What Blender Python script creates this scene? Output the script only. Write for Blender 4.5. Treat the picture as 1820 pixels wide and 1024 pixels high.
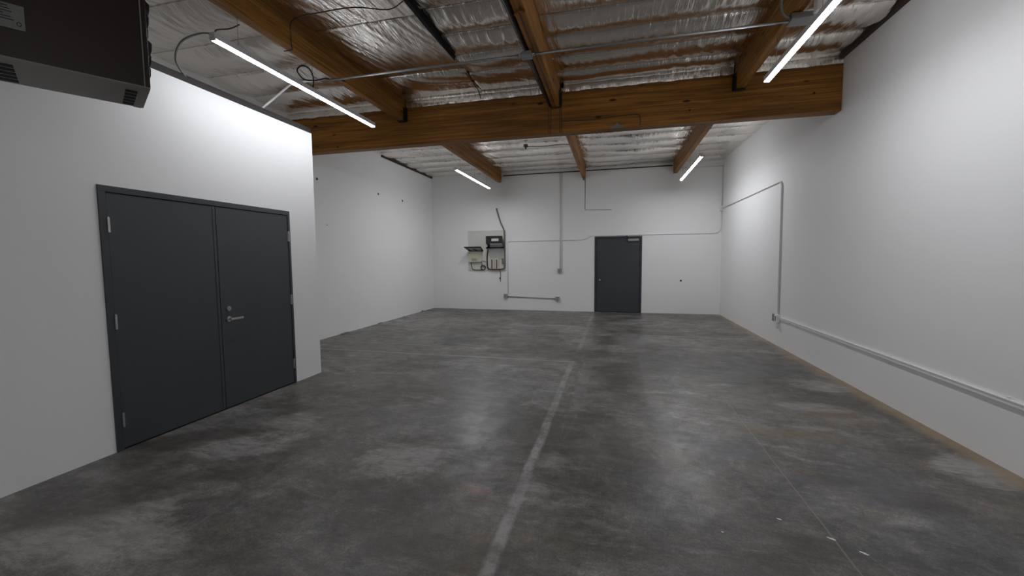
import bpy, bmesh, math, random
from mathutils import Vector, Matrix, noise
random.seed(7)
scene = bpy.context.scene
for o in list(bpy.data.objects): bpy.data.objects.remove(o, do_unlink=True)
COL = scene.collection

# ------------------------------------------------------------------ camera, world, exposure
F_PX, YAW, PITCH, ROLL, CAM_H = 732.79, 0.2416, -0.0717, -0.0073, 1.5727
def camera_rows():
    cy, sy, cp, sp = math.cos(YAW), math.sin(YAW), math.cos(PITCH), math.sin(PITCH)
    fwd = Vector((-sy*cp, cy*cp, sp)); right = Vector((cy, sy, 0)); up = right.cross(fwd)
    cr, sr = math.cos(ROLL), math.sin(ROLL)
    return cr*right + sr*up, -sr*right + cr*up, fwd
CR, CU, CF = camera_rows()
cam_d = bpy.data.cameras.new('camera'); cam = bpy.data.objects.new('camera', cam_d); COL.objects.link(cam)
cam_d.sensor_width = 36.0; cam_d.lens = 36.0*F_PX/1820.0; cam_d.clip_start = 0.05
m = Matrix.Identity(4)
for i in range(3):
    m[i][0], m[i][1], m[i][2] = CR[i], CU[i], -CF[i]
m[2][3] = CAM_H
cam.matrix_world = m
scene.camera = cam
w = bpy.data.worlds.new('world'); scene.world = w; w.use_nodes = True
w.node_tree.nodes['Background'].inputs[0].default_value = (0.02, 0.02, 0.02, 1)
w.node_tree.nodes['Background'].inputs[1].default_value = 0.2
vs = scene.view_settings
vs.view_transform = 'Standard'; vs.look = 'None'; vs.gamma = 1.0; vs.use_curve_mapping = False
vs.exposure = 0.12
LIGHT_STRENGTH = 64.0
LIGHT_COLOR = (0.965, 0.98, 1.035, 1)

def ray(u, v):
    return CR*((u-910)/F_PX) + CU*(-(v-512)/F_PX) + CF
def un(u, v, ax, val):
    """pixel of the photograph -> point on the plane axis=val (wall, floor, ceiling)"""
    d = ray(u, v); c = Vector((0, 0, CAM_H)); t = (val-c[ax])/d[ax]
    return c + d*t

# ------------------------------------------------------------------ room dimensions (metres)
D, XR, XL, XF, YE, YB = 12.20, 2.82, -3.96, -5.59, 4.87, 6.286
Y0 = -5.0
ZC = 4.14           # foil line
ZB0, ZB1 = 3.432, 4.03   # main beam
BEAM_T = 0.17
ZP = 3.264          # partition top
PURL = {'left': -3.36, 'middle': -0.85, 'right': 1.61}
PW = 0.10

# ------------------------------------------------------------------ materials
MATS = {}
class NT:
    def __init__(s, name):
        s.m = bpy.data.materials.new(name); s.m.use_nodes = True; s.t = s.m.node_tree
        s.b = s.t.nodes['Principled BSDF']; MATS[name] = s.m
        s._co = None
    def n(s, typ, **kw):
        x = s.t.nodes.new(typ)
        for k, v in kw.items(): setattr(x, k, v)
        return x
    def link(s, a, b): s.t.links.new(a, b)
    def co(s):
        if s._co is None: s._co = s.n('ShaderNodeNewGeometry').outputs['Position']
        return s._co
    def mapped(s, scale, rot=(0, 0, 0), loc=(0, 0, 0), src=None):
        mp = s.n('ShaderNodeMapping'); mp.inputs['Scale'].default_value = scale
        mp.inputs['Rotation'].default_value = rot; mp.inputs['Location'].default_value = loc
        s.link(src or s.co(), mp.inputs['Vector']); return mp.outputs[0]
    def noise(s, scale, detail=4, rough=.55, vec=None, dist=0):
        x = s.n('ShaderNodeTexNoise'); x.inputs['Scale'].default_value = scale
        x.inputs['Detail'].default_value = detail; x.inputs['Roughness'].default_value = rough
        x.inputs['Distortion'].default_value = dist
        s.link(vec or s.co(), x.inputs['Vector']); return x.outputs['Fac']
    def ramp(s, fac, lo, hi, a=0.0, b=1.0, smooth=True):
        x = s.n('ShaderNodeMapRange', interpolation_type='SMOOTHSTEP' if smooth else 'LINEAR')
        s.put(fac, x.inputs['Value'])
        for k, v in (('From Min', lo), ('From Max', hi), ('To Min', a), ('To Max', b)): x.inputs[k].default_value = v
        return x.outputs['Result']
    def put(s, v, sock):
        if hasattr(v, 'is_output'): s.link(v, sock)
        else: sock.default_value = v
    def math(s, op, a, b=0.0, c=0.0):
        x = s.n('ShaderNodeMath', operation=op)
        s.put(a, x.inputs[0]); s.put(b, x.inputs[1]); s.put(c, x.inputs[2]); return x.outputs[0]
    def mix(s, fac, a, b, blend='MIX'):
        x = s.n('ShaderNodeMix', data_type='RGBA', blend_type=blend)
        s.put(fac, x.inputs['Factor'])
        s.put(tuple(a)+(1,) if isinstance(a, tuple) and len(a) == 3 else a, x.inputs['A'])
        s.put(tuple(b)+(1,) if isinstance(b, tuple) and len(b) == 3 else b, x.inputs['B'])
        return x.outputs['Result']
    def color(s, v): s.put(tuple(v)+(1,) if isinstance(v, tuple) and len(v) == 3 else v, s.b.inputs['Base Color'])
    def rough(s, v): s.put(v, s.b.inputs['Roughness'])
    def metal(s, v): s.b.inputs['Metallic'].default_value = v
    def bump(s, h, strength=.2, dist=.01):
        x = s.n('ShaderNodeBump'); x.inputs['Strength'].default_value = strength; x.inputs['Distance'].default_value = dist
        s.link(h, x.inputs['Height']); s.link(x.outputs[0], s.b.inputs['Normal'])

def simple(name, col, rough=.5, metal=0.0, var=.12, scale=8, bump=0.0):
    t = NT(name); f = t.noise(scale, 4)
    a = tuple(c*(1-var) for c in col); b = tuple(min(1, c*(1+var)) for c in col)
    t.color(t.mix(f, a, b)); t.rough(rough); t.metal(metal)
    if bump: t.bump(t.noise(scale*12, 3), bump, .004)
    return t.m

def wall_material():
    t = NT('wall_paint')
    big = t.noise(.45, 3); fine = t.noise(3.5, 5, .6)
    c = t.mix(big, (.835, .838, .825), (.875, .878, .868))
    c = t.mix(t.ramp(fine, .58, .8, 0, .25), c, (.78, .78, .765))
    t.color(c); t.rough(.62)
    t.bump(t.noise(55, 3), .06, .003)
wall_material()

def floor_material():
    t = NT('floor_concrete'); co = t.co()
    sp = t.n('ShaderNodeSeparateXYZ'); t.link(co, sp.inputs[0]); X, Y = sp.outputs[0], sp.outputs[1]
    n1 = t.noise(.35, 5, .6, dist=.6); n2 = t.noise(1.1, 7, .68, dist=.8); n3 = t.noise(5, 7, .72); n4 = t.noise(42, 5, .72)
    def at(scale, det, ro, st, rot, loc, dist=.4): return t.noise(scale, det, ro, vec=t.mapped(st, rot=(0, 0, rot), loc=loc), dist=dist)
    c = t.mix(t.ramp(n1, .42, .58), (.104, .091, .074), (.146, .138, .126))
    c = t.mix(t.ramp(n2, .46, .62, 0, .75), c, (.178, .171, .160))
    c = t.mix(t.ramp(at(.8, 8, .7, (1, 1, 1), 0, (7, 3, 0)), .50, .62, 0, .75), c, (.070, .063, .055))
    c = t.mix(t.ramp(at(.7, 6, .62, (1, 1, 1), 0, (-4, 9, 2)), .53, .66, 0, .5), c, (.115, .118, .134))
    c = t.mix(t.ramp(at(1.6, 7, .68, (1, .8, 1), 0, (2, -5, 0)), .55, .68, 0, .55), c, (.145, .108, .072))
    streak = at(1.7, 10, .78, (.45, 1.5, 1), .25, (3, 1, 0), .8)
    c = t.mix(t.ramp(streak, .52, .66, 0, .65), c, (.30, .292, .278))
    streak2 = at(2.6, 10, .78, (1.5, .5, 1), .1, (-3, 5, 0), .8)
    c = t.mix(t.ramp(streak2, .54, .68, 0, .5), c, (.26, .255, .245))
    c = t.mix(t.ramp(at(2.1, 12, .84, (.5, 1.4, 1), .3, (9, -2, 0), .8), .49, .64, 0, .62), c, (.056, .051, .045))
    c = t.mix(t.ramp(n3, .46, .64, 0, .38), c, (.078, .072, .065))
    c = t.mix(t.ramp(t.noise(42, 8, .82), .52, .70, 0, .42), c, (.25, .243, .228))
    c = t.mix(t.ramp(t.noise(30, 8, .82), .52, .70, 0, .45), c, (.055, .05, .045))
    def gain(fac, lo, hi, a_=.40, b_=.60):
        nonlocal c
        k = t.ramp(fac, a_, b_, lo, hi, smooth=False); v3 = t.n('ShaderNodeCombineColor')
        for i in range(3): t.link(k, v3.inputs[i])
        c = t.mix(1.0, c, v3.outputs[0], 'MULTIPLY')
    gain(at(.55, 6, .6, (1, 1, 1), 0, (11, 4, 0), .6), .78, 1.25)
    gain(at(1.9, 6, .62, (.7, 1.2, 1), .3, (1, 14, 0), .9), .80, 1.20)
    gain(at(6.5, 6, .64, (.8, 1.2, 1), .2, (5, 2, 0), .8), .86, 1.14)
    gain(t.noise(19, 5, .65), .87, 1.13)
    gain(t.noise(75, 4, .65), .80, 1.20)
    # worn patches with a place of their own
    edge = t.math('MULTIPLY', t.math('SUBTRACT', t.noise(2.6, 11, .84, vec=t.mapped((.7, 1.5, 1), rot=(0, 0, .2)), dist=.6), .5), 5.5)
    scuff = t.ramp(at(7, 9, .8, (.5, 1.6, 1), .15, (6, 6, 0), .6), .40, .56, .35, 1.0)
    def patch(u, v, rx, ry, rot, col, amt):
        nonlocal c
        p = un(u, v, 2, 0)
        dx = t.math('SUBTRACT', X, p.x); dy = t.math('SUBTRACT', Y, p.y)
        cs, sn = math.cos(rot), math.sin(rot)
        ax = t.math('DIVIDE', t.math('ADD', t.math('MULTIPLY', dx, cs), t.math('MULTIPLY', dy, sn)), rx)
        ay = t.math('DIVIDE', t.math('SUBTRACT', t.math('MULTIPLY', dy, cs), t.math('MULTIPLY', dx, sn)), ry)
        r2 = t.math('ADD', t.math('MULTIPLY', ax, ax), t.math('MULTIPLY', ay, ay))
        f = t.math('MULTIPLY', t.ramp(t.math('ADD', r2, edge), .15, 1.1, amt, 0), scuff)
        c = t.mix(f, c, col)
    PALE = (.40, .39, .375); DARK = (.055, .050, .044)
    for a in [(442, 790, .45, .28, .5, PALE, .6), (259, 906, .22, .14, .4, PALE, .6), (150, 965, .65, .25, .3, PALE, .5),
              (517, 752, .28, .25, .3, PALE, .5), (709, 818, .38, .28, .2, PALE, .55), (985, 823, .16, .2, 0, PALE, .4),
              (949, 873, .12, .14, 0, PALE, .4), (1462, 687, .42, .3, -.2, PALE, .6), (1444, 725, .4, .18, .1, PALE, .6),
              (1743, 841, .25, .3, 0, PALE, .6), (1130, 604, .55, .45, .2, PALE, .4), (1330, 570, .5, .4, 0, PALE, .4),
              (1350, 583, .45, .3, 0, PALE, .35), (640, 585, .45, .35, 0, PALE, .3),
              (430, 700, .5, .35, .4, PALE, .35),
              (1100, 566, .55, .3, 0, DARK, .75), (1075, 605, .4, .5, 0, DARK, .55), (1180, 612, .5, .35, 0, DARK, .45),
              (400, 770, .55, .18, .5, DARK, .6), (140, 890, .5, .3, .3, DARK, .6), (330, 850, .6, .14, .4, DARK, .5),
              (1560, 870, .5, .22, -.3, DARK, .45), (1480, 880, .4, .3, 0, (.085, .085, .105), .5), (1040, 770, .8, .5, 0, (.085, .073, .06), .5),
              (1400, 770, .6, .12, -.2, (.17, .12, .07), .7), (1480, 740, .5, .2, .1, (.15, .11, .075), .6), (1370, 705, .9, .3, 0, (.15, .125, .09), .45),
              (1290, 800, .35, .3, 0, (.09, .095, .115), .6), (1340, 655, .7, .4, 0, (.11, .112, .125), .5), (780, 740, .9, .4, .2, (.12, .118, .13), .4), (700, 680, 1.2, .4, 0, (.15, .13, .10), .4),
              (880, 960, .7, .35, .1, (.12, .103, .082), .5), (600, 632, .5, .1, 0, (.16, .105, .075), .5), (843, 871, .12, .035, 0, (.2, .07, .06), .55), (690, 590, .7, .25, 0, (.16, .125, .1), .35)]:
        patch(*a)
    # straight marks: worn paint stripes, saw-cut joints
    wear = t.ramp(t.noise(6, 10, .84), .42, .60)
    wear2 = t.ramp(t.noise(2.5, 10, .82), .42, .62)
    def band(V, v0, hw, soft=.012):
        return t.ramp(t.math('ABSOLUTE', t.math('SUBTRACT', V, v0)), hw-soft, hw+soft, 1, 0)
    def span(V, a, b, s_=.03): return t.math('MULTIPLY', t.ramp(V, a-s_, a+s_), t.ramp(V, b-s_, b+s_, 1, 0))
    def mark(V, v0, hw, W, a, b, col, amt, wr=None):
        nonlocal c
        wob = t.math('ADD', V, t.math('MULTIPLY', t.math('SUBTRACT', t.noise(1.3, 2), .5), .03))
        f = t.math('MULTIPLY', band(wob, v0, hw, hw*.6 if hw < .03 else hw*.45), span(W, a, b))
        if wr is not None: f = t.math('MULTIPLY', f, wr)
        c = t.mix(t.math('MULTIPLY', f, amt), c, col)
    WHITE = (.37, .362, .35)
    mark(X, -.60, .036, Y, .5, 6.22, WHITE, .75, wear)
    mark(X, -.60, .034, Y, .5, 6.22, WHITE, .20)
    mark(X, -.56, .04, Y, 6.9, 11.9, WHITE, .5, wear2)
    mark(Y, 6.2, .022, X, -5.5, -.56, WHITE, .5)
    mark(Y, 6.2, .022, X, -3.6, -.56, WHITE, .5, wear2)
    mark(Y, 6.86, .02, X, -5.5, -1.7, WHITE, .28)
    mark(X, 1.21, .005, Y, 1, 5.0, (.25, .225, .18), .55)
    mark(X, .46, .08, Y, 2.9, 8, WHITE, .30, wear2)
    mark(X, -.36, .07, Y, 4.2, 6.3, WHITE, .38, wear2)
    mark(Y, 8.65, .025, X, .6, 2.85, WHITE, .4)
    mark(Y, 6.25, .012, X, -.3, 2.85, (.05, .047, .043), .6)
    # rusty dust along the right wall
    rb = t.math('MULTIPLY', t.ramp(t.math('ADD', X, t.math('MULTIPLY', t.math('SUBTRACT', t.noise(2, 4), .5), .22)), 2.62, 2.78), .85)
    c = t.mix(rb, c, (.27, .195, .12))
    # tiny specks
    v = t.n('ShaderNodeTexVoronoi'); v.inputs['Scale'].default_value = 2.3; t.link(co, v.inputs['Vector'])
    c = t.mix(t.ramp(v.outputs['Distance'], .008, .022, .7, 0), c, (.42, .41, .39))
    t.color(c)
    t.rough(t.ramp(t.math('ADD', t.math('MULTIPLY', n2, .6), t.math('MULTIPLY', n3, .4)), .38, .62, .33, .50))
    t.b.inputs['Specular IOR Level'].default_value = .5
    t.bump(t.math('ADD', n3, t.math('MULTIPLY', n4, .35)), .10, .006)
floor_material()

def foil_material(name, base, rough):
    t = NT(name)
    a = t.noise(1.0, 4, .55, vec=t.mapped((34, 3.0, 8), rot=(0, 0, .10)), dist=.6)
    b = t.noise(1.0, 3, .5, vec=t.mapped((12, 1.3, 3), rot=(0, 0, -.18), loc=(4, 4, 0)), dist=.6)
    h = t.math('ADD', a, t.math('MULTIPLY', b, 1.4))
    t.bump(h, .45, .014)
    t.color(t.mix(t.noise(2.2, 4), tuple(x*.88 for x in base), base)); t.metal(1.0)
    t.rough(t.ramp(t.noise(4, 3), .3, .7, rough*.8, rough*1.25))
foil_material('foil', (.92, .875, .82), .20)

def wood_material(name, dark, light, axis, lam=0.038):
    """glued laminated timber; grain runs along axis (0 = x, 1 = y)"""
    t = NT(name); co = t.co()
    sc = (1.2, 30, 42) if axis == 0 else (34, 1.2, 42)
    g = t.noise(1.0, 6, .65, vec=t.mapped(sc), dist=.8)
    g2 = t.noise(1.0, 4, .6, vec=t.mapped((.35, 3, 9) if axis == 0 else (3, .35, 9)))
    c = t.mix(t.ramp(g, .34, .66), dark, light)
    c = t.mix(t.ramp(g2, .42, .68, 0, .55), c, tuple(x*.5 for x in dark))
    sp = t.n('ShaderNodeSeparateXYZ'); t.link(co, sp.inputs[0])
    fr = t.math('FRACT', t.math('DIVIDE', sp.outputs[2], lam))
    line = t.ramp(t.math('ABSOLUTE', t.math('SUBTRACT', fr, .5)), .45, .5)
    lamtone = t.n('ShaderNodeTexWhiteNoise', noise_dimensions='1D'); t.link(t.math('FLOOR', t.math('DIVIDE', sp.outputs[2], lam)), lamtone.inputs['W'])
    c = t.mix(t.math('MULTIPLY', lamtone.outputs['Value'], .28), c, tuple(x*.55 for x in dark))
    c = t.mix(t.math('MULTIPLY', line, .4), c, tuple(x*.35 for x in dark))
    vor = t.n('ShaderNodeTexVoronoi'); vor.inputs['Scale'].default_value = 1.0
    t.link(t.mapped((2.2, 5, 6) if axis == 0 else (5, 2.2, 6), loc=(.3, .2, .4)), vor.inputs['Vector'])
    c = t.mix(t.ramp(vor.outputs['Distance'], .06, .15, .9, 0), c, (.012, .006, .003))
    t.color(c); t.rough(.5); t.b.inputs['Specular IOR Level'].default_value = .22; t.bump(g, .12, .004)
wood_material('beam_wood', (.19, .078, .016), (.41, .18, .036), 0)
wood_material('purlin_wood', (.21, .088, .018), (.46, .21, .044), 1)
wood_material('ledge_brown', (.05, .028, .02), (.085, .05, .036), 1)
wood_material('ledger_wood', (.010, .0055, .004), (.02, .012, .009), 1)

simple('door_paint', (.046, .051, .058), .42, var=.10, scale=3, bump=.03)
simple('frame_paint', (.042, .047, .054), .38, var=.1, scale=3)
simple('steel', (.52, .52, .50), .32, 1.0)
simple('dull_steel', (.35, .35, .34), .5, .8)
simple('galvanised', (.33, .335, .335), .45, .7, var=.2, scale=20)
simple('black_metal', (.012, .012, .012), .45)
simple('black_cable', (.012, .010, .009), .5)
simple('brown_cable', (.055, .032, .022), .55)
simple('grey_cable', (.18, .175, .155), .6)
simple('conduit_paint', (.80, .80, .785), .5, var=.05)
simple('box_grey', (.34, .335, .31), .5, var=.15, scale=30)
simple('outlet_face', (.22, .215, .2), .45, var=.1, scale=30)
simple('heater_brown', (.017, .0068, .0064), .42, var=.2, scale=4)
simple('heater_grey', (.20, .18, .16), .45, var=.12, scale=5)
simple('slot_black', (.004, .004, .004), .8)
simple('plate_grey', (.16, .165, .155), .5, var=.35, scale=60)
simple('board_cream', (.66, .655, .60), .6, var=.06)
simple('plastic_cream', (.62, .60, .47), .5, var=.05)
simple('block_cream', (.60, .58, .50), .6, var=.06)
simple('grey_panel', (.42, .42, .41), .5, var=.06)
simple('bracket_grey', (.40, .40, .40), .5, var=.25, scale=30)
simple('wire_copper', (.16, .11, .085), .6)
simple('gap_dark', (.006, .005, .005), .9)
simple('plaster', (.50, .48, .44), .85, var=.2, scale=60)
simple('chip_white', (.75, .74, .72), .7)
simple('lamp_housing', (.70, .70, .70), .4, .2)
simple('dirt_brown', (.24, .20, .165), .9, var=.4, scale=50)
def lamp_material(level):            # output set lamp by lamp to balance brightness across the room
    t = NT('lamp_diffuser_%d' % round(level*100)); t.color((.9, .9, .9)); t.rough(.4)
    t.b.inputs['Emission Color'].default_value = LIGHT_COLOR; t.b.inputs['Emission Strength'].default_value = LIGHT_STRENGTH*level
    return t.m.name

# ------------------------------------------------------------------ mesh helpers
def box(bm, x0, x1, y0, y1, z0, z1):
    vs_ = [bm.verts.new((x, y, z)) for z in (z0, z1) for y in (y0, y1) for x in (x0, x1)]
    for f in ((0, 2, 3, 1), (4, 5, 7, 6), (0, 1, 5, 4), (2, 6, 7, 3), (0, 4, 6, 2), (1, 3, 7, 5)):
        bm.faces.new([vs_[i] for i in f])
def prism(bm, pts, d):
    """closed polygon pts swept by vector d"""
    d = Vector(d); a = [bm.verts.new(p) for p in pts]; b = [bm.verts.new(Vector(p)+d) for p in pts]
    n = len(pts); bm.faces.new(a[::-1]); bm.faces.new(b)
    for i in range(n): bm.faces.new((a[i], a[(i+1) % n], b[(i+1) % n], b[i]))
def smooth_path(pts, k=5):
    pts = [Vector(p) for p in pts]; out = []
    n = len(pts)
    for i in range(n-1):
        p0, p1, p2, p3 = pts[max(i-1, 0)], pts[i], pts[i+1], pts[min(i+2, n-1)]
        for j in range(k):
            s = j/k
            out.append(.5*((2*p1)+(p2-p0)*s+(2*p0-5*p1+4*p2-p3)*s*s+(3*p1-p0-3*p2+p3)*s**3))
    return out+[pts[-1]]
def round_corners(pts, r=.08, k=4):
    pts = [Vector(p) for p in pts]; out = [pts[0]]
    for i in range(1, len(pts)-1):
        a, b, c = pts[i-1], pts[i], pts[i+1]
        ra = min(r, (a-b).length*.45, (c-b).length*.45)
        p, q_ = b+(a-b).normalized()*ra, b+(c-b).normalized()*ra
        for j in range(k+1):
            s = j/k; out.append(p*(1-s)**2+b*2*s*(1-s)+q_*s*s)
    return out+[pts[-1]]
def tube(bm, pts, r, seg=8):
    pts = [Vector(p) for p in pts]; rings = []
    t0 = (pts[1]-pts[0]).normalized(); ref = Vector((0, 0, 1)) if abs(t0.z) < .9 else Vector((1, 0, 0))
    u = t0.cross(ref).normalized()
    for i, p in enumerate(pts):
        a, b = pts[max(i-1, 0)], pts[min(i+1, len(pts)-1)]
        tg = (b-a).normalized(); u = (u-tg*u.dot(tg)).normalized(); v = tg.cross(u)
        rings.append([bm.verts.new(p+(u*math.cos(2*math.pi*k/seg)+v*math.sin(2*math.pi*k/seg))*r) for k in range(seg)])
    for a, b in zip(rings, rings[1:]):
        for k in range(seg): bm.faces.new((a[k], a[(k+1) % seg], b[(k+1) % seg], b[k]))
    bm.faces.new(rings[0][::-1]); bm.faces.new(rings[-1])
def disc(bm, c, axis, r, h, seg=20):
    tube(bm, [Vector(c), Vector(c)+Vector(axis)*h], r, seg)
def obj(name, bm, mat, parent=None, bevel=0.0, smooth=False):
    bmesh.ops.recalc_face_normals(bm, faces=bm.faces)
    me = bpy.data.meshes.new(name); bm.to_mesh(me); bm.free()
    if smooth:
        for p in me.polygons: p.use_smooth = True
    o = bpy.data.objects.new(name, me); me.materials.append(MATS[mat]); COL.objects.link(o)
    if parent:
        o.parent = parent
        o.matrix_parent_inverse = parent.matrix_world.inverted() if parent.type != 'EMPTY' else Matrix.Translation(parent.location).inverted()
    if bevel:
        b = o.modifiers.new('bevel', 'BEVEL'); b.width = bevel; b.segments = 2; b.limit_method = 'ANGLE'
    return o
def tag(o, label, cat, group=None, kind=None):
    o['label'] = label; o['category'] = cat
    if group: o['group'] = group
    if kind: o['kind'] = kind
    return o
def thing(name, label, cat, loc=(0, 0, 0), group=None, kind=None):
    o = bpy.data.objects.new(name, None); COL.objects.link(o); o.location = loc; o.empty_display_size = .1
    return tag(o, label, cat, group, kind)
def B(name, dims, mat, parent=None, bevel=0.0):
    bm = bmesh.new(); box(bm, *dims); return obj(name, bm, mat, parent, bevel)
def T(name, pts, r, mat, parent=None, seg=8):
    bm = bmesh.new(); tube(bm, pts, r, seg); return obj(name, bm, mat, parent, smooth=True)

# ------------------------------------------------------------------ room shell
tag(B('floor', (XF-.2, XR+.2, Y0-.2, D+.2, -.2, 0), 'floor_concrete'), 'stained grey polished concrete floor with worn paint stripes', 'floor', kind='structure')
tag(B('wall_right', (XR, XR+.2, Y0, D+.2, 0, 4.5), 'wall_paint'), 'long white painted wall on the right with a low raceway', 'wall', kind='structure')
tag(B('wall_left', (XF-.2, XF, Y0, D+.2, 0, 4.5), 'wall_paint'), 'white painted side wall beyond the double door partition', 'wall', kind='structure')
bm = bmesh.new()                                  # back wall with a recess-free opening for the door
dx0, dx1, dz = -.537, .775, 2.18
box(bm, XF, dx0+.02, D, D+.2, 0, 4.5); box(bm, dx1-.02, XR, D, D+.2, 0, 4.5); box(bm, dx0+.02, dx1-.02, D, D+.2, dz-.02, 4.5)
tag(obj('wall_back', bm, 'wall_paint'), 'white painted end wall with dark single door and wiring board', 'wall', kind='structure')
tag(B('wall_rear', (XF, XR, Y0-.2, Y0, 0, 4.5), 'wall_paint'), 'white wall behind the camera closing the room', 'wall', kind='structure')
bm = bmesh.new()                                  # partition with door opening, return end and lid
PY0, PY1, PZ = 2.417, 4.402, 2.18
box(bm, XL-.12, XL, Y0, PY0+.02, 0, ZP); box(bm, XL-.12, XL, PY1-.02, YE, 0, ZP); box(bm, XL-.12, XL, PY0+.02, PY1-.02, PZ-.02, ZP)
box(bm, XF, XL-.12, YE-.12, YE, 0, ZP); box(bm, XF, XL-.12, Y0, YE-.12, ZP-.1, ZP-.005)
tag(obj('wall_partition', bm, 'wall_paint'), 'white partition wall holding the dark double door', 'wall', kind='structure')
tag(B('trim_1', (XL-.115, XL-.006, Y0, YE-.004, ZP, ZP+.07), 'ledger_wood'), 'dark wood plate along the top of the partition', 'trim', kind='structure')
tag(B('trim_2', (XR-.045, XR, Y0, YB-.002, 4.085, 4.20), 'ledge_brown'), 'dark wood ledger between foil ceiling and right wall before the beam', 'trim', kind='structure')
tag(B('trim_3', (XF, XF+.03, 9.3, D, 4.09, 4.20), 'ledge_brown'), 'brown strip under the foil at the far left wall top', 'trim', kind='structure')
bm = bmesh.new(); box(bm, XF-.2, XR+.2, Y0-.2, D+.2, 4.45, 4.6)
ceiling = tag(obj('ceiling', bm, 'ledger_wood'), 'low roof deck lined with crinkled silver foil insulation', 'ceiling', kind='structure')

# foil batts: one sagging strip between neighbouring joists in every bay
def ridge(x, y, z): return 1-abs(noise.noise(Vector((x, y, z))))*2
def foil_strip(x0, x1, y0, y1, sag, seed, sx=.02, sy=.036, tilt=0.0, crease=1.45, hem=True):
    nx = max(2, int((x1-x0)/sx)); ny = max(3, int((y1-y0)/sy)); bm = bmesh.new(); g = []
    ph = random.uniform(.7, 1.0)
    for j in range(ny+1):
        v = j/ny; row = []
        for i in range(nx+1):
            u = i/nx; x = x0+(x1-x0)*u; y = y0+(y1-y0)*v
            prof = math.sin(math.pi*v**ph)
            edge_u = min(1, min(u, 1-u)*(x1-x0)/.3)
            z = ZC - sag*prof*(.5+.5*edge_u**.6)
            z += .030*noise.noise(Vector((x*.9+seed, y*1.1, seed*.37)))*prof
            sl = .25*noise.noise(Vector((x*.5, y*.5, seed)))
            z += crease*.0085*ridge((x+sl*y)*8+seed*3, y*.7, seed)*(.3+.7*prof)
            z += crease*.0040*ridge((x-sl*y)*17+seed, y*1.6, seed*2)
            row.append(bm.verts.new((x, y, z + tilt*(v-.5))))
        g.append(row)
    for j in range(ny):
        for i in range(nx): bm.faces.new((g[j][i], g[j][i+1], g[j+1][i+1], g[j+1][i]))
    for row, dy in (((g[0], -.004), (g[-1], .004)) if hem else ()):          # short turned-up hems to the joists
        up = [bm.verts.new((p.co.x, p.co.y+dy, ZC+.06)) for p in row]
        for i in range(nx): bm.faces.new((row[i], row[i+1], up[i+1], up[i]))
    return obj('foil_batt', bm, 'foil', ceiling, smooth=True)
seed = 0
def lines(a, b, first, sp):
    out = [b]; y = first
    while y > a+.25: out.append(y); y -= sp
    return out+[a]
ends = {k: (x-PW/2, x+PW/2) for k, x in PURL.items()}
bays_front = [(XF, ends['left'][0], 6.27, 5.55, .72, .085), (ends['left'][1], -1.98, 6.27, 5.45, 1.25, .06),
              (-1.98, ends['middle'][0], 6.27, 5.62, .50, .055), (ends['middle'][1], ends['right'][0], 6.27, 5.95, .475, .048),
              (ends['right'][1], XR-.045, 6.27, 5.75, .60, .06)]
for x0, x1, b, first, sp, sag in bays_front:
    L = lines(1.6, b, first, sp)
    for hi, lo in zip(L, L[1:]):
        seed += 1; foil_strip(x0+.002, x1-.002, lo, hi, sag*random.uniform(.8, 1.2), seed, tilt=random.uniform(-.012, .012))
    seed += 1; foil_strip(x0, x1, Y0, 1.6, .05, seed, .1, .12)
for x0, x1, sp in [(XF, ends['left'][0], .62), (ends['left'][1], ends['middle'][0], .61), (ends['middle'][1], ends['right'][0], .61), (ends['right'][1], XR, .61)]:
    L = lines(YB+BEAM_T+.005, D, D-.55, sp)
    for hi, lo in zip(L, L[1:]):
        seed += 1; foil_strip(x0+.002, x1-.002, lo, hi, .042*random.uniform(.7, 1.3), seed, .03, .045, crease=1.7, hem=False)
# foil flaps turned down over the main beam's top edge
def flap(x0, x1):
    n = int((x1-x0)/.03); bm = bmesh.new(); rows = []
    for j, z in enumerate((ZB1-.012, ZB1+.03, ZB1+.075, ZC-.012, ZC+.004)):
        rows.append([bm.verts.new((x0+(x1-x0)*i/n, YB-.006-(.012 if j in (1, 2) else .09 if j == 4 else 0)-.012*noise.noise(Vector((i*.6, j*.7+x0, 0))), z+.010*noise.noise(Vector((i*.23, x0, j))))) for i in range(n+1)])
    for a, b in zip(rows, rows[1:]):
        for i in range(n): bm.faces.new((a[i], a[i+1], b[i+1], b[i]))
    return obj('foil_flap', bm, 'foil', ceiling, smooth=True)
for x0, x1 in [(XF+.01, -3.43), (-3.29, -.96), (-.74, 1.54), (1.68, XR-.01)]: flap(x0, x1)
# open seam between two sheets in the bay left of the middle purlin
bm = bmesh.new()
prism(bm, [(-1.998, 2.2, 4.075), (-1.962, 2.2, 4.075), (-1.957, 4.2, 4.07), (-1.968, 4.7, 4.07), (-1.979, 5.1, 4.075), (-1.990, 4.7, 4.07), (-2.003, 4.2, 4.07)], (0, 0, .06))
obj('seam_gap', bm, 'gap_dark', ceiling)

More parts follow.
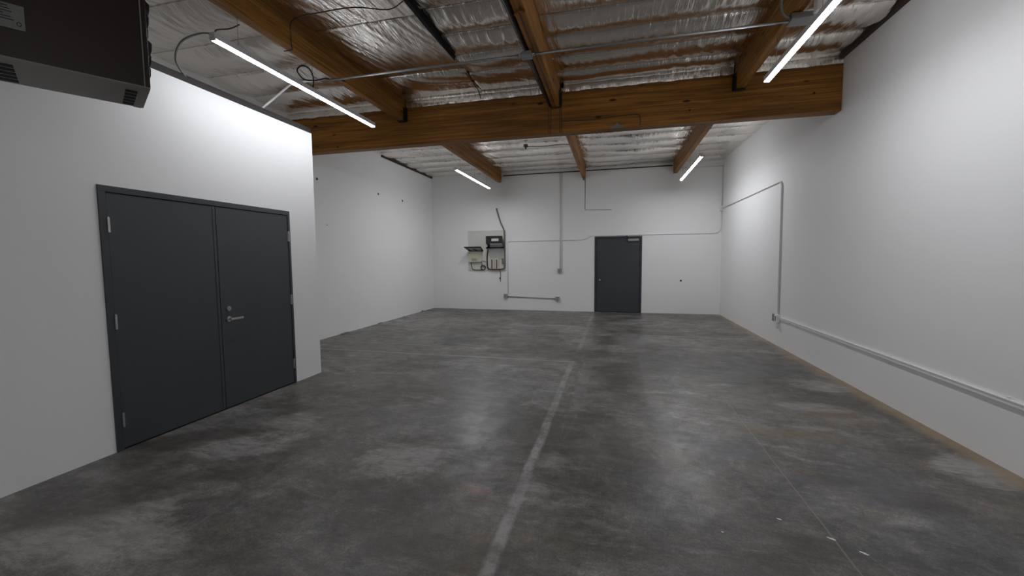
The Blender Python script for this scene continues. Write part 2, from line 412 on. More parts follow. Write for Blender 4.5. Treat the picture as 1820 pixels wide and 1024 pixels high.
# ------------------------------------------------------------------ timber
beam = thing('main_beam', 'thick glued timber beam spanning the room below the ceiling', 'beam', (0, YB, ZB0))
B('timber', (XF, XR-.004, YB, YB+BEAM_T, ZB0, ZB1), 'beam_wood', beam, .006)
for x in (-.967, -.933, -.80, -.773):
    B('strap_line', (x-.004, x+.004, YB-.003, YB+.001, ZB0+.005, 3.80), 'brown_cable', beam)
bm = bmesh.new(); tube(bm, smooth_path([(-.77, YB-.008, 3.60), (-.4, YB-.008, 3.585), (0, YB-.008, 3.60), (.25, YB-.008, 3.61), (.335, YB-.008, 3.59), (.35, YB-.008, 3.50), (.34, YB-.008, 3.44)]), .005, 6)
obj('bell_wire', bm, 'brown_cable', beam, smooth=True)
bm = bmesh.new(); box(bm, -.06, .11, YB-.03, YB+.001, ZB0+.0, ZB0+.03); prism(bm, [(-.02, YB-.03, ZB0+.03), (.07, YB-.03, ZB0+.03), (.03, YB-.03, ZB0+.075)], (0, .03, 0))
obj('hook_plate', bm, 'grey_cable', beam)
for x, z in ((-5.2, 3.52), (-4.6, 3.49), (2.5, 3.68), (1.0, 3.60)):
    bm = bmesh.new(); disc(bm, (x, YB-.004, z), (0, 1, 0), .014, .006, 10); obj('bolt_hole', bm, 'slot_black', beam)

def purlin(name, key, y0, y1, zb0, zb1, label):
    x = PURL[key]; p = thing(name, label, 'beam', (x, y0, zb0), 'timber purlins under the foil ceiling')
    bm = bmesh.new(); x0, x1 = x-PW/2, x+PW/2
    v = [bm.verts.new(c) for c in [(x0, y0, zb0), (x1, y0, zb0), (x1, y0, 4.44), (x0, y0, 4.44), (x0, y1, zb1), (x1, y1, zb1), (x1, y1, 4.44), (x0, y1, 4.44)]]
    for f in ((0, 1, 2, 3), (4, 7, 6, 5), (0, 4, 5, 1), (1, 5, 6, 2), (2, 6, 7, 3), (3, 7, 4, 0)): bm.faces.new([v[i] for i in f])
    obj('timber', bm, 'purlin_wood', p, .004)
    return p
def hanger(p, x, zb, yface, s):
    """folded steel saddle that carries a purlin on the beam; s=-1 in front of the beam"""
    bm = bmesh.new(); w_ = PW/2+.004; ya, yb = (yface-.09, yface-.002) if s < 0 else (yface+.002, yface+.09)
    box(bm, x-w_-.004, x-w_, ya, yb, zb-.006, ZB1-.01); box(bm, x+w_, x+w_+.004, ya, yb, zb-.006, ZB1-.01)
    box(bm, x-w_, x+w_, ya, yb, zb-.010, zb-.004)
    yc = (yface-.007, yface-.002) if s < 0 else (yface+.002, yface+.007)
    box(bm, x-w_-.03, x-w_-.004, *yc, zb-.006, ZB1-.01); box(bm, x+w_+.004, x+w_+.03, *yc, zb-.006, ZB1-.01)
    obj('joist_hanger', bm, 'black_metal', p)
words = {'left': 'leftmost timber purlin {} the main beam, above the left lamps', 'middle': 'middle timber purlin {} the main beam, with pipes along it', 'right': 'rightmost timber purlin {} the main beam, above the right lamps'}
for key in PURL:
    p = purlin('purlin', key, Y0, YB, 3.805, 3.805, words[key].format('in front of')); hanger(p, PURL[key], 3.805, YB, -1)
    wtxt = {'left': 'leftmost timber purlin behind the main beam, reaching the end wall', 'middle': 'middle timber purlin behind the main beam, reaching the end wall', 'right': 'rightmost timber purlin behind the main beam, reaching the end wall'}[key]
    p2 = purlin('purlin', key, YB+BEAM_T, D-.001, 3.86, 3.86, wtxt); hanger(p2, PURL[key], 3.86, YB+BEAM_T, 1)
    if key == 'middle':
        B('splice_plank', (PURL[key]-.045, PURL[key]+.055, 3.80, YB-.1, 3.78, 3.805), 'purlin_wood', p)
        B('cover_strip', (PURL[key]+.000, PURL[key]+.008, 3.80, YB-.1, 3.775, 3.781), 'brown_cable', p)
        B('end_strap', (-.885, -.825, D-.03, D-.002, 3.80, 4.1), 'galvanised', p2)

# ------------------------------------------------------------------ lamps
def lamp(x, yc, z, level, label, length=2.44):
    L = thing('linear_lamp', label, 'lamp', (x, yc, z), 'suspended linear lamps')
    y0, y1 = yc-length/2, yc+length/2
    bm = bmesh.new(); hw_ = .026
    pts = [(x-hw_, y0, z+.016)]
    for k in range(0, 9): a = math.pi*(1+k/8); pts.append((x+hw_*math.cos(a), y0, z+.010+.006*math.sin(a)))
    pts += [(x+hw_, y0, z+.016)]
    a = [bm.verts.new(p) for p in pts]; b = [bm.verts.new((p[0], y1, p[2])) for p in pts]
    for i in range(len(a)-1): bm.faces.new((a[i], b[i], b[i+1], a[i+1]))
    bm.faces.new(a); bm.faces.new(b[::-1])
    lamp_material(level); obj('diffuser', bm, 'lamp_diffuser_%d' % round(level*100), L)
    B('housing', (x-.029, x+.029, y0, y1, z+.0165, z+.07), 'lamp_housing', L, .003)
    for ya, yb in ((y0-.012, y0-.001), (y1+.001, y1+.012)):
        B('end_cap', (x-.029, x+.029, ya, yb, z+.004, z+.07), 'lamp_housing', L)
    for yy in (y0+.25, yc, y1-.25):
        zt = 3.804 if yy < YB else 3.859
        T('suspension_wire', [(x, yy, z+.068), (x, yy, zt)], .0025, 'dull_steel', L, 6)
    return L
lamp(-3.37, 4.20, 3.46, .78, 'lit white linear lamp hanging in front of the beam above the double door side')
lamp(1.60, 3.94, 3.46, 1.17, 'lit white linear lamp hanging in front of the beam beside the right wall')
lamp(-3.30, 9.66, 3.46, 1.45, 'lit white linear lamp hanging behind the beam near the wiring board')
lamp(1.60, 9.82, 3.46, 1.25, 'lit white linear lamp hanging behind the beam near the single door')

lamp(-3.35, -2.6, 3.46, 1.0, 'lit white linear lamp behind the camera on the left row')
lamp(1.60, -2.6, 3.46, 1.0, 'lit white linear lamp behind the camera on the right row')

# ------------------------------------------------------------------ doors
d1 = thing('door_1', 'dark grey steel double door in the white partition wall', 'door', (XL, (PY0+PY1)/2, 0), kind='structure')
bm = bmesh.new(); fx0, fx1 = XL-.118, XL+.012; fw = .052
box(bm, fx0, fx1, PY0, PY0+fw, 0, PZ-fw); box(bm, fx0, fx1, PY1-fw+.02, PY1, 0, PZ-fw); box(bm, fx0, fx1, PY0, PY1, PZ-fw, PZ)
obj('door_frame', bm, 'frame_paint', d1, .003)
ym = 3.408
l1 = B('door_leaf', (XL-.045, XL+.004, PY0+fw+.004, ym-.004, .014, PZ-fw-.004), 'door_paint', d1, .002)
l2 = B('door_leaf', (XL-.045, XL+.004, ym+.004, PY1-fw+.016, .014, PZ-fw-.004), 'door_paint', d1, .002)
B('astragal', (XL+.004, XL+.008, ym-.034, ym-.006, .02, PZ-fw-.01), 'door_paint', l1)
B('door_gap', (XL-.044, XL-.012, ym-.004, ym+.004, .014, PZ-fw-.004), 'slot_black', l1)
B('threshold', (XL-.10, XL+.0, PY0+fw, PY1-fw+.02, .0, .010), 'slot_black', d1)
def hinge(y, z0, z1, leaf):
    h = B('hinge', (XL+.003, XL+.010, y-.016, y+.016, z0, z1), 'steel', leaf)
    bm = bmesh.new(); n = 5; hh = (z1-z0)/n
    for k in range(n): tube(bm, [(XL+.017, y, z0+k*hh+.001), (XL+.017, y, z0+(k+1)*hh-.001)], .0085, 10)
    tube(bm, [(XL+.017, y, z1-.001), (XL+.017, y, z1+.006)], .006, 8)
    o = obj('hinge_barrel', bm, 'steel', leaf, smooth=False)
for zc in (1.865, 1.075, .255):
    hinge(PY0+fw+.002, zc-.06, zc+.06, l1); hinge(PY1-fw+.018, zc-.06, zc+.06, l2)
lv = un(406, 566, 0, XL)
bm = bmesh.new(); disc(bm, (XL+.004, lv.y, .955), (1, 0, 0), .029, .010, 24); disc(bm, (XL+.012, lv.y, .955), (1, 0, 0), .013, .045, 16)
obj('lever_rose', bm, 'steel', l2, smooth=False)
bm = bmesh.new(); prism(bm, [(XL+.042, lv.y-.016, .943), (XL+.042, lv.y-.016, .969), (XL+.042, lv.y+.05, .967), (XL+.042, lv.y+.135, .966), (XL+.042, lv.y+.135, .944)], (.016, 0, 0))
obj('lever_handle', bm, 'steel', l2, .004)
bm = bmesh.new(); disc(bm, (XL+.004, lv.y, 1.066), (1, 0, 0), .024, .014, 24); disc(bm, (XL+.018, lv.y, 1.066), (1, 0, 0), .016, .006, 20)
obj('deadbolt', bm, 'steel', l2)
B('keyway', (XL+.0235, XL+.0245, lv.y-.002, lv.y+.002, 1.058, 1.074), 'slot_black', l2)

d2 = thing('door_2', 'dark grey single door with closer in the end wall', 'door', ((dx0+dx1)/2, D, 0), kind='structure')
bm = bmesh.new(); fw2 = .05
box(bm, dx0, dx0+fw2, D-.012, D+.14, 0, dz); box(bm, dx1-fw2, dx1, D-.012, D+.14, 0, dz); box(bm, dx0+fw2, dx1-fw2, D-.012, D+.14, dz-fw2, dz)
obj('door_frame', bm, 'frame_paint', d2, .003)
leaf = B('door_leaf', (dx0+fw2+.004, dx1-fw2-.004, D+.012, D+.056, .012, dz-fw2-.004), 'door_paint', d2, .002)
B('door_backing', (dx0+fw2, dx1-fw2, D+.06, D+.19, 0, dz-fw2), 'slot_black', d2)
bm = bmesh.new(); disc(bm, (-.385, D+.012, .93), (0, -1, 0), .032, .008, 20); disc(bm, (-.385, D+.004, .93), (0, -1, 0), .012, .03, 12)
bmesh.ops.create_uvsphere(bm, u_segments=16, v_segments=10, radius=.029, matrix=Matrix.Translation((-.385, D-.038, .93)))
obj('door_knob', bm, 'steel', leaf, smooth=True)
B('door_closer', (.385, .69, D-.045, D+.012, 2.035, 2.105), 'galvanised', leaf, .008)
bm = bmesh.new(); prism(bm, [(.40, D-.02, 2.11), (.42, D-.02, 2.11), (.36, D-.30, 2.165), (.34, D-.30, 2.165)], (0, 0, .012)); prism(bm, [(.34, D-.30, 2.165), (.36, D-.30, 2.165), (.24, D-.0, 2.15), (.22, D-.0, 2.15)], (0, 0, .012))
obj('closer_arm', bm, 'black_metal', leaf)

# ------------------------------------------------------------------ hanging unit heater
HZ = 2.6
fr = Vector((-2.69, 1.951, HZ)); ang = math.radians(30.3)
ex = Vector((math.sin(ang), math.cos(ang), 0)); ey = Vector((-math.cos(ang), math.sin(ang), 0))   # along the face / away from the camera
HW, HD, HH = .64, .437, .95
heater = thing('unit_heater', 'dark brown box heater with grey underside hanging above the double door', 'heater', tuple(fr - ex*HW/2 + ey*HD/2))
def hp(a, b, c): return fr + ex*(a-HW) + ey*b + Vector((0, 0, c))
def hbox(name, a0, a1, b0, b1, c0, c1, mat, parent=None, bevel=0):
    bm = bmesh.new(); v = [bm.verts.new(hp(a, b, c)) for c in (c0, c1) for b in (b0, b1) for a in (a0, a1)]
    for f in ((0, 2, 3, 1), (4, 5, 7, 6), (0, 1, 5, 4), (2, 6, 7, 3), (0, 4, 6, 2), (1, 3, 7, 5)): bm.faces.new([v[i] for i in f])
    return obj(name, bm, mat, parent or heater, bevel)
body = hbox('body', 0, HW-.02, .004, HD-.01, .004, HH, 'heater_brown', bevel=.003)
hbox('side_frame', HW-.02, HW, 0, HD-.015, 0, HH, 'heater_brown', bevel=.002)
hbox('edge_trim', HW-.028, HW-.022, -.002, .004, .0, HH, 'heater_grey')
pan = hbox('bottom_pan', 0, HW-.001, 0, HD, -.006, .004, 'heater_grey', bevel=.001)
hbox('pan_tab', HW-.05, HW-.012, HD-.002, HD+.012, -.006, .004, 'heater_grey', pan)
# louvre slots in the underside
for k in range(5):
    b0 = .10+k*.066
    for a0, a1 in ((HW-.105, HW-.052), (.035, .105)):
        hbox('vent_slot', a0, a1, b0, b0+.042, -.0085, -.0055, 'slot_black', pan)
# deflector louvres on the outlet side
for k in range(11):
    z0 = .10+k*.075
    bm = bmesh.new(); pts = [hp(HW, .05, z0), hp(HW+.010+.006*(k % 3), .05, z0-.01), hp(HW+.012+.006*(k % 3), .05, z0+.03), hp(HW, .05, z0+.055)]
    prism(bm, pts, ey*(HD-.12)); obj('louvre', bm, 'black_metal', heater)
plate = hbox('rating_plate', .035, .165, -.003, .003, .145, .265, 'plate_grey')
bm = bmesh.new()
n = 20; ring = []
for k in range(n):
    a = 2*math.pi*k/n; ring.append((bm.verts.new(hp(.145+.0085*math.cos(a), -.0035, .173+.011*math.sin(a))), bm.verts.new(hp(.145+.0055*math.cos(a), -.0035, .173+.0075*math.sin(a)))))
for k in range(n): bm.faces.new((ring[k][0], ring[(k+1) % n][0], ring[(k+1) % n][1], ring[k][1]))
obj('ring_mark', bm, 'slot_black', plate)
for k in range(6):
    hbox('print_line', .042, .042+random.uniform(.05, .09), -.0036, -.0030, .250-k*.013, .254-k*.013, 'slot_black', plate)
for a, b in ((.06, .06), (HW-.06, .06), (.08, HD-.14), (HW-.06, HD-.14)):
    bm = bmesh.new(); tube(bm, [hp(a, b, HH-.005), hp(a, b, 4.10-HZ)], .006, 8); obj('hanger_rod', bm, 'dull_steel', heater)

# ------------------------------------------------------------------ overhead conduit and cables
YC = 4.49; ZCD = 3.745
c1 = thing('ceiling_conduit', 'grey metal conduit crossing under the three front purlins', 'conduit', (-.9, YC, ZCD))
T('tube', [(-3.36, YC, ZCD), (-.99, YC, ZCD)], .013, 'galvanised', c1)
T('tube', [(-.83, YC, ZCD), (1.55, YC, ZCD)], .013, 'galvanised', c1)
jb = B('junction_box', (-.985, -.87, YC-.055, YC+.055, ZCD-.03, ZCD+.02), 'galvanised', c1, .006)
for x in (-1.0, -.86): 
    bm = bmesh.new(); disc(bm, (x-.008, YC, ZCD), (1, 0, 0), .02, .03, 12); obj('connector', bm, 'steel', c1)
jb2 = B('junction_box', (1.56, 1.74, YC-.06, YC+.09, ZCD-.01, ZCD+.045), 'galvanised', c1, .005)
T('flex_whip', smooth_path([(1.60, YC+.0, ZCD+.03), (1.50, YC-.06, ZCD+.02), (1.44, YC-.14, ZCD+.07), (1.42, YC-.25, ZCD+.16), (1.45, YC-.32, ZCD+.28)]), .012, 'grey_cable', c1)
B('strap_bracket', (1.70, 1.86, YC-.20, YC-.13, 3.72, 3.86), 'conduit_paint', c1, .004)
c2 = thing('ceiling_conduit', 'thin white conduit bending from leftmost purlin down to the partition top', 'conduit', (-3.6, YC, ZCD))
T('tube', round_corners([(-3.42, YC, ZCD+.02), (-3.90, YC, ZCD+.02), (-3.985, 4.06, ZP+.035)], .06), .012, 'conduit_paint', c2)
# pipe and cable tray along the middle purlin
c3 = thing('cable_run', 'dark pipe and channel fixed along the left side of the middle purlin', 'pipe', (-.94, 0, 3.84))
T('pipe', [(-.945, .5, 3.83), (-.945, 4.38, 3.83), (-.928, 4.58, 3.80), (-.928, 6.17, 3.80)], .020, 'black_metal', c3)
T('pipe', [(-.985, .5, 3.88), (-.975, YB-.12, 3.88)], .014, 'dull_steel', c3)
B('channel', (-1.01, -.955, .5, YB-.12, 3.905, 3.96), 'black_metal', c3)
for y in (2.6, 3.3, 4.0, 4.7, 5.4): B('pipe_clip', (-1.0, -.902, y, y+.025, 3.895, 3.903), 'dull_steel', c3)
# loose cables
tag(T('lamp_cable', smooth_path([(-3.37, 3.02, 3.53), (-3.50, 2.98, 3.54), (-3.72, 2.98, 3.50), (-3.90, 3.06, 3.40), (-3.985, 3.23, 3.31), (-4.0, 3.30, 3.297)]), .009, 'grey_cable'),
    'grey cable drooping from near lamp end to the partition top', 'cable')
tag(T('lamp_cable', smooth_path([(-3.37, 4.20, 3.53), (-3.37, 4.21, 3.66), (-3.385, 4.17, 3.745), (-3.41, 4.08, 3.74), (-3.42, 4.02, 3.66), (-3.40, 4.10, 3.60), (-3.40, 4.28, 3.66), (-3.38, 4.42, 3.735), (-3.37, YC, ZCD+.01)]), .008, 'black_cable'),
    'black cable looping up from the left front lamp to the conduit', 'cable')
pa = [un(505, 91, 2, 3.79), un(519, 88, 2, 3.785)]
x_side = PURL['left']+PW/2+.006
s1, s2 = un(518, 80, 0, x_side), un(516, 47, 0, x_side)
fo = [un(u, v, 2, 4.03) for u, v in ((526, 32), (570, 22), (630, 13), (690, 17), (716, 2))]
tag(T('loose_cable', smooth_path([pa[0], pa[1], s1, s2]+fo, 4), .006, 'brown_cable'), 'thin dark cable wrapped around leftmost purlin and strung across foil', 'cable')
tag(T('lamp_cable', smooth_path([(-3.37, 3.0, 3.53), un(385, 53, 0, -3.37), un(408, 51, 0, -3.37), un(425, 44, 2, 3.80)]), .006, 'brown_cable'), 'short brown cord from near lamp end up to leftmost purlin', 'cable')
fo = [un(828, 130, 2, 4.03), un(840, 145, 2, 4.03), un(850, 160, 2, 4.05), Vector((-2.02, YB-.03, 4.04))]
tag(T('loose_cable', smooth_path(fo, 4), .006, 'black_cable'), 'short black cable dangling from foil beside the main beam', 'cable')
# sprinkler-like stub and wire on the foil behind the beam
st = thing('ceiling_stub', 'small dark red ceiling fitting on the foil behind the beam', 'fitting', (-1.93, 9.2, 4.05))
bm = bmesh.new(); disc(bm, (-1.93, 9.2, 4.10), (0, 0, -1), .05, .05, 14); obj('rose', bm, 'wire_copper', st)
bm = bmesh.new(); disc(bm, (-1.93, 9.2, 4.05), (0, 0, -1), .018, .05, 10); obj('stub', bm, 'black_metal', st)
tag(T('loose_cable', smooth_path([(-1.9, 9.2, 4.06), (-1.5, 9.25, 4.05), (-1.2, 9.2, 4.05), (-.92, 9.15, 4.02)], 4), .007, 'black_cable'), 'dark cable from red ceiling fitting to the middle purlin', 'cable')

# ------------------------------------------------------------------ conduits on the end wall
YW = D-.016
e1 = thing('wall_conduit', 'white vertical conduit dropping from ceiling to a grey outlet on the end wall', 'conduit', (-1.53, YW, 1.2))
T('tube', [(-1.535, YW, 1.26), (-1.535, YW, 4.06)], .009, 'conduit_paint', e1)
T('tube', [(-1.485, YW, 1.26), (-1.485, YW, 4.06)], .009, 'conduit_paint', e1)
def outlet(name, x, z, parent, w_=.12, h_=.12):
    o = B('outlet_box', (x-w_/2, x+w_/2, D-.06, D, z-h_/2, z+h_/2), 'box_grey', parent, .004)
    for dz_ in (-.026, .026):
        B('socket', (x-.018, x+.018, D-.063, D-.059, z+dz_-.015, z+dz_+.015), 'outlet_face', o, .003)
    return o
outlet('o', -1.545, 1.20, e1)
e2 = thing('wall_conduit', 'long white conduit running over the single door and down beside the wiring board', 'conduit', (-.8, YW, 2.2))
path = [(-3.125, YW, .50), (-3.125, YW, 2.09), (-.83, YW, 2.10), (-.66, YW, 2.205), (2.70, YW, 2.215), (2.795, YW, 2.33), (2.795, YW, 2.80)]
T('tube', round_corners(path, .06), .010, 'conduit_paint', e2)
outlet('o', -3.20, .43, e2)
T('tube', [(-3.14, YW, .41), (-1.66, YW, .365)], .013, 'galvanised', e2)
outlet('o', -1.61, .365, e2)
B('corner_box', (2.755, 2.818, D-.06, D, 2.80, 2.93), 'conduit_paint', e2, .004)
T('tube', [(2.795, YW, 2.93), (2.795, YW, 4.0)], .012, 'conduit_paint', e2)
T('tube', [(1.67, YW, 3.985), (2.795, YW, 3.985)], .012, 'conduit_paint', e2)
tag(T('wall_wire', round_corners([(-.815, D-.006, 3.88), (-.815, D-.006, 2.955), (-.07, D-.006, 2.935)], .02), .006, 'grey_cable'), 'thin grey wire dropping from middle purlin and turning right on end wall', 'wire')
tag(T('ceiling_pipe', [(-3.25, D-.03, 4.05), (-.92, D-.03, 4.06)], .014, 'black_metal'), 'thin dark pipe along end wall top left of the middle purlin', 'pipe')
tag(T('ceiling_pipe', [(-.78, D-.03, 4.06), (1.54, D-.03, 4.07)], .014, 'black_metal'), 'thin dark pipe along end wall top right of the middle purlin', 'pipe')
XW = XR-.016
r1 = thing('wall_raceway', 'white conduit dropping down the right wall into a low wide raceway', 'conduit', (XW, 8.1, .5))
T('tube', round_corners([(XW, D-.05, 2.87), (XW, 8.19, 2.875), (XW, 8.12, 2.80), (XW, 8.06, .56)], .07), .014, 'conduit_paint', r1)
B('raceway', (XR-.020, XR, -1.0, 8.0, .478, .520), 'conduit_paint', r1, .004)
B('raceway_lip', (XR-.024, XR-.019, -1.0, 8.0, .512, .522), 'conduit_paint', r1)
ob = B('outlet_box', (XR-.06, XR, 8.0, 8.11, .42, .56), 'conduit_paint', r1, .004)
B('socket', (XR-.063, XR-.059, 8.03, 8.08, .45, .53), 'outlet_face', ob)
ob2 = B('outlet_box', (XR-.06, XR, 8.115, 8.22, .43, .56), 'box_grey', r1, .004)
for z in (.465, .525): B('socket', (XR-.063, XR-.059, 8.145, 8.19, z-.018, z+.018), 'outlet_face', ob2)
for y in (5.05, 3.72): B('raceway_clip', (XR-.012, XR, y, y+.02, .520, .538), 'conduit_paint', r1)

# ------------------------------------------------------------------ wiring board on the end wall
bd = tag(B('backboard', (-4.396, -3.185, D-.022, D-.002, 1.205, 2.43), 'board_cream', None, .002), 'cream plywood backboard screwed to the end wall', 'board')
for x, z in ((-4.33, 2.38), (-3.27, 2.38), (-4.33, 1.26), (-3.24, 1.26)):
    bm = bmesh.new(); disc(bm, (x, D-.022, z), (0, 1, 0), .012, .004, 8); obj('screw', bm, 'dull_steel', bd)
YF = D-.022
# hinged bracket (upper)
k1 = thing('wall_bracket', 'black metal bracket with window opening at upper right of the board', 'bracket', (-3.53, YF, 2.09))
bm = bmesh.new()
ya, yb = YF-.32, YF-.30
x0, x1, z0, z1 = -3.72, -3.215, 2.02, 2.245; wx0, wx1, wz0, wz1 = -3.55, -3.325, 2.09, 2.175
box(bm, x0, wx0, ya, yb, z0, z1); box(bm, wx1, x1, ya, yb, z0, z1); box(bm, wx0, wx1, ya, yb, wz1, z1); box(bm, wx0, wx1, ya, yb, z0, wz0)
obj('face_panel', bm, 'black_metal', k1, .003)
B('window_card', (wx0-.005, wx1+.005, yb+.001, yb+.006, wz0-.005, wz1+.005), 'board_cream', k1)
for x in (x0, x1-.02):
    bm = bmesh.new(); prism(bm, [(x, yb, 2.02), (x, YF, 1.90), (x, YF, 1.98), (x, yb, 2.245)], (.02, 0, 0)); obj('side_arm', bm, 'black_metal', k1)
B('wall_rail', (-3.80, -3.24, YF-.02, YF-.001, 1.88, 1.925), 'black_metal', k1)
for tri in ([(-3.81, YF-.02, 1.885), (-3.68, YF-.02, 1.885), (-3.68, YF-.02, 2.03)], [(-3.24, YF-.02, 1.885), (-3.34, YF-.02, 1.925), (-3.24, YF-.02, 2.03)]):
    bm = bmesh.new(); prism(bm, tri, (0, .018, 0)); obj('gusset', bm, 'black_metal', k1)
B('grey_shelf', (-3.68, -3.26, YF-.03, YF-.021, 1.925, 2.0), 'bracket_grey', k1)
# tray (lower left)
k2 = thing('wall_tray', 'black rimmed metal tray projecting above the cream box on the board', 'tray', (-4.15, YF, 1.85))
bm = bmesh.new()
q0, q1, q2, q3 = Vector((-4.36, YF-.001, 1.80)), Vector((-3.90, YF-.001, 1.80)), Vector((-3.86, YF-.36, 1.905)), Vector((-4.40, YF-.36, 1.905))
prism(bm, [q0, q1, q2, q3], (0, 0, .02)); obj('tray_rim', bm, 'black_metal', k2)
bm = bmesh.new(); c = (q0+q1+q2+q3)/4
prism(bm, [c+(v-c)*.72+Vector((.03, 0, -.004)) for v in (q0, q1, q2, q3)], (0, 0, .003)); obj('mesh_panel', bm, 'bracket_grey', k2)
B('front_lip', (-4.40, -3.86, YF-.37, YF-.36, 1.905, 1.935), 'black_metal', k2)
bm = bmesh.new(); prism(bm, [c+Vector((-.02, -.09, .016)), c+Vector((.02, -.09, .016)), c+Vector((.07, .09, -.036)), c+Vector((.03, .09, -.036))], (0, 0, -.004)); obj('tray_bar', bm, 'black_metal', k2)
# cream control box
k3 = thing('control_box', 'cream plastic control box under the black tray', 'box', (-4.15, YF, 1.46))
cb = B('case', (-4.35, -3.97, YF-.10, YF-.001, 1.47, 1.79), 'plastic_cream', k3, .008)
B('side_cover', (-3.97, -3.94, YF-.08, YF-.001, 1.48, 1.78), 'block_cream', k3, .003)
for k in range(6): B('vent_slat', (-4.25, -4.08, YF-.103, YF-.099, 1.50+k*.014, 1.507+k*.014), 'outlet_face', cb)
bm = bmesh.new(); disc(bm, (-4.30, YF-.103, 1.745), (0, 1, 0), .015, .004, 12); obj('lock', bm, 'black_metal', cb)
# terminal panel
k4 = thing('terminal_panel', 'grey panel with cream punch down blocks on the board', 'panel', (-3.5, YF, 1.27))
B('back_panel', (-3.70, -3.28, YF-.012, YF-.001, 1.55, 1.88), 'grey_panel', k4)
for xx in (-3.62, -3.47):
    blk = B('punch_block', (xx-.065, xx+.065, YF-.05, YF-.001, 1.255, 1.57), 'block_cream', k4, .004)
    B('wire_row', (xx-.02, xx+.025, YF-.056, YF-.049, 1.27, 1.545), 'wire_copper', blk)
strip = B('terminal_strip', (-3.31, -3.245, YF-.05, YF-.001, 1.40, 1.58), 'bracket_grey', k4, .003)
for k in range(5): B('terminal', (-3.30, -3.255, YF-.054, YF-.049, 1.415+k*.033, 1.435+k*.033), 'black_metal', strip)
# cables on the board
tag(T('riser_cable', smooth_path([(-3.465, D-.03, 3.09), (-3.43, D-.03, 2.95), (-3.34, D-.03, 2.66), (-3.235, D-.052, 2.44), (-3.22, D-.052, 2.30), (-3.22, D-.052, 1.7), (-3.22, D-.052, 1.36), (-3.25, D-.052, 1.27), (-3.33, D-.052, 1.245)]), .024, 'grey_cable'),
    'thick grey cable descending the right edge of the board from wall hole', 'cable')
tag(T('cable_bundle', smooth_path([(-3.33, YF-.03, 1.243), (-3.5, YF-.075, 1.238), (-3.68, YF-.03, 1.25), (-3.76, YF-.03, 1.30), (-3.775, YF-.03, 1.6), (-3.74, YF-.03, 1.86)]), .02, 'brown_cable'),
    'brown cable bundle curving around the punch down blocks', 'cable')
coil = []
for k in range(40):
    a = k/40*2*math.pi*2.6; coil.append((-3.905+.072*math.cos(a), YF-.02-k*.001, 1.30+.068*math.sin(a)))
tag(T('coiled_cable', [(-4.30, YF-.03, 1.47), (-4.29, YF-.02, 1.36), (-4.26, YF-.02, 1.25), (-4.18, YF-.02, 1.225), (-4.0, YF-.02, 1.22), (-3.86, YF-.02, 1.24)]+coil+[(-3.93, YF-.06, 1.40), (-3.96, YF-.05, 1.48)], .010, 'black_cable'),
    'black cable coiled in a loop at the bottom of the board', 'cable')
tag(T('patch_wire', smooth_path([(-3.93, YF-.03, 1.50), (-3.86, YF-.03, 1.49), (-3.80, YF-.03, 1.46)]), .006, 'black_cable'), 'short black wire from cream control box toward the bundle', 'wire')
hw = thing('hanging_wire', 'thin dark wire with plug dangling below the board', 'wire', (-3.37, D-.03, .95))
T('wire', smooth_path([(-3.37, D-.05, 1.24), (-3.355, D-.03, 1.1), (-3.36, D-.03, .99), (-3.365, D-.03, .86)]), .007, 'black_cable', hw)
B('plug', (-3.39, -3.355, D-.045, D-.015, .94, .99), 'black_metal', hw, .004)

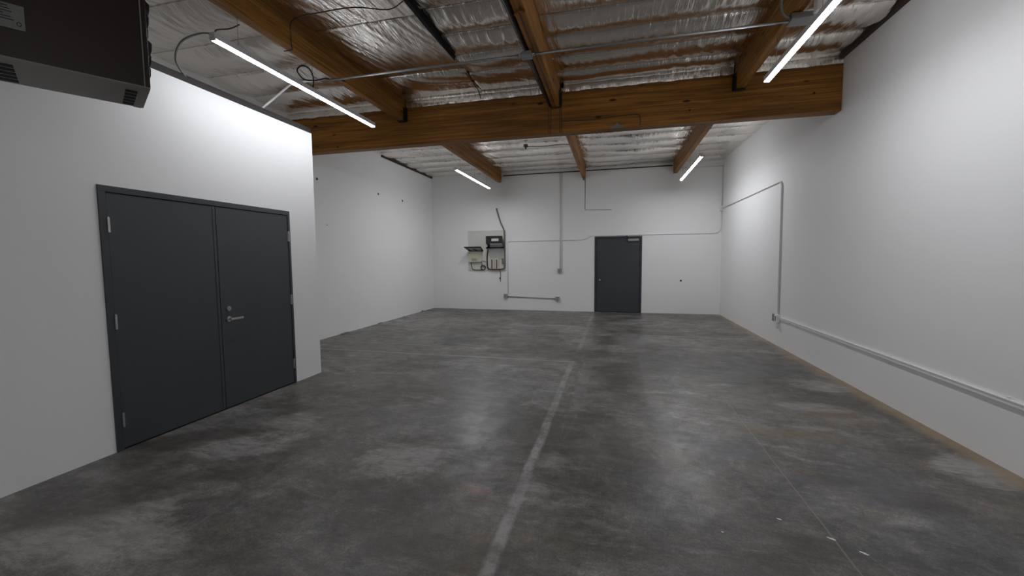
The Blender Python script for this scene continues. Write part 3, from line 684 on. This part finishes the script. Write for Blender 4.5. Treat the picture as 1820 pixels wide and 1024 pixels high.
# ------------------------------------------------------------------ small marks on the walls
def wall_hole(name, p, axis, r, label, grp):
    n_ = Vector(axis); bm = bmesh.new(); disc(bm, Vector(p)-n_*.001, n_, r, .006, 14)
    o = thing(name, label, 'anchor', tuple(p), grp); obj('rim', bm, 'plaster', o)
    bm = bmesh.new(); disc(bm, Vector(p)+n_*.003, n_, r*.72, .006, 12); obj('core', bm, 'slot_black', o)
for (u, v), lab in (((563, 318), 'dark wall anchor on far left wall nearest the partition edge'), ((672, 345), 'middle dark wall anchor high on the far left wall'), ((715, 357), 'dark wall anchor on far left wall nearest the end corner')):
    wall_hole('wall_anchor', un(u, v, 0, XF), (1, 0, 0), .03, lab, 'anchors on the far left wall')
wall_hole('wall_anchor', un(581, 400, 0, XF), (1, 0, 0), .012, 'tiny anchor low on far left wall beside the partition edge', 'anchors on the far left wall')
wall_hole('wall_stub', un(1210, 499, 1, D), (0, -1, 0), .03, 'small dark round stub on end wall right of the single door', None)

# ------------------------------------------------------------------ crumbs and chips on the floor
def lump(name, c, rx, ry, rz, mat, label, cat, grp, rot=0):
    bm = bmesh.new(); bmesh.ops.create_icosphere(bm, subdivisions=2, radius=1)
    sd = random.random()*50
    for v in bm.verts:
        k = 1+.45*noise.noise(v.co*1.8+Vector((sd, 0, 0)))
        x, y, z = v.co.x*rx*k, v.co.y*ry*k, v.co.z*rz*k
        v.co = Vector((c[0]+x*math.cos(rot)-y*math.sin(rot), c[1]+x*math.sin(rot)+y*math.cos(rot), max(0.0, z+rz*.35)))
    return tag(obj(name, bm, mat), label, cat, grp)
crumbs = [((612, 591), .03, .16, .022, 'dirt_brown', 'long brown dirt heap at far left wall base nearest the partition'), ((672, 573), .025, .12, .02, 'dirt_brown', 'second dirt heap along the far left wall base'),
          ((718, 561), .02, .06, .02, 'plaster', 'third crumb along the far left wall base'), ((755, 552), .03, .07, .03, 'dirt_brown', 'crumb by the far left corner of the room')]
for (u, v), rx, ry, rz, mt, lab in crumbs:
    p = un(u, v+2, 2, 0); lump('plaster_crumb', (XF+rx*1.5, p.y, 0), rx, ry, rz, mt, lab, 'debris', 'debris along the far left wall')
chips = [((1478, 958), .022, .007, -.5, 'longest white paint chip on the near right floor'), ((1536, 984), .020, .007, -.6, 'white paint chip closest to the camera on right floor'),
         ((1385, 923), .014, .005, -.5, 'small white chip beside the thin floor joint, near right'), ((1284, 946), .007, .005, 0, 'tiny white chip left of the thin floor joint')]
for (u, v), rx, ry, ro, lab in chips:
    p = un(u, v, 2, 0); lump('paint_chip', (p.x, p.y, 0), rx, ry, .002, 'chip_white', lab, 'debris', 'white chips on the near floor', ro)
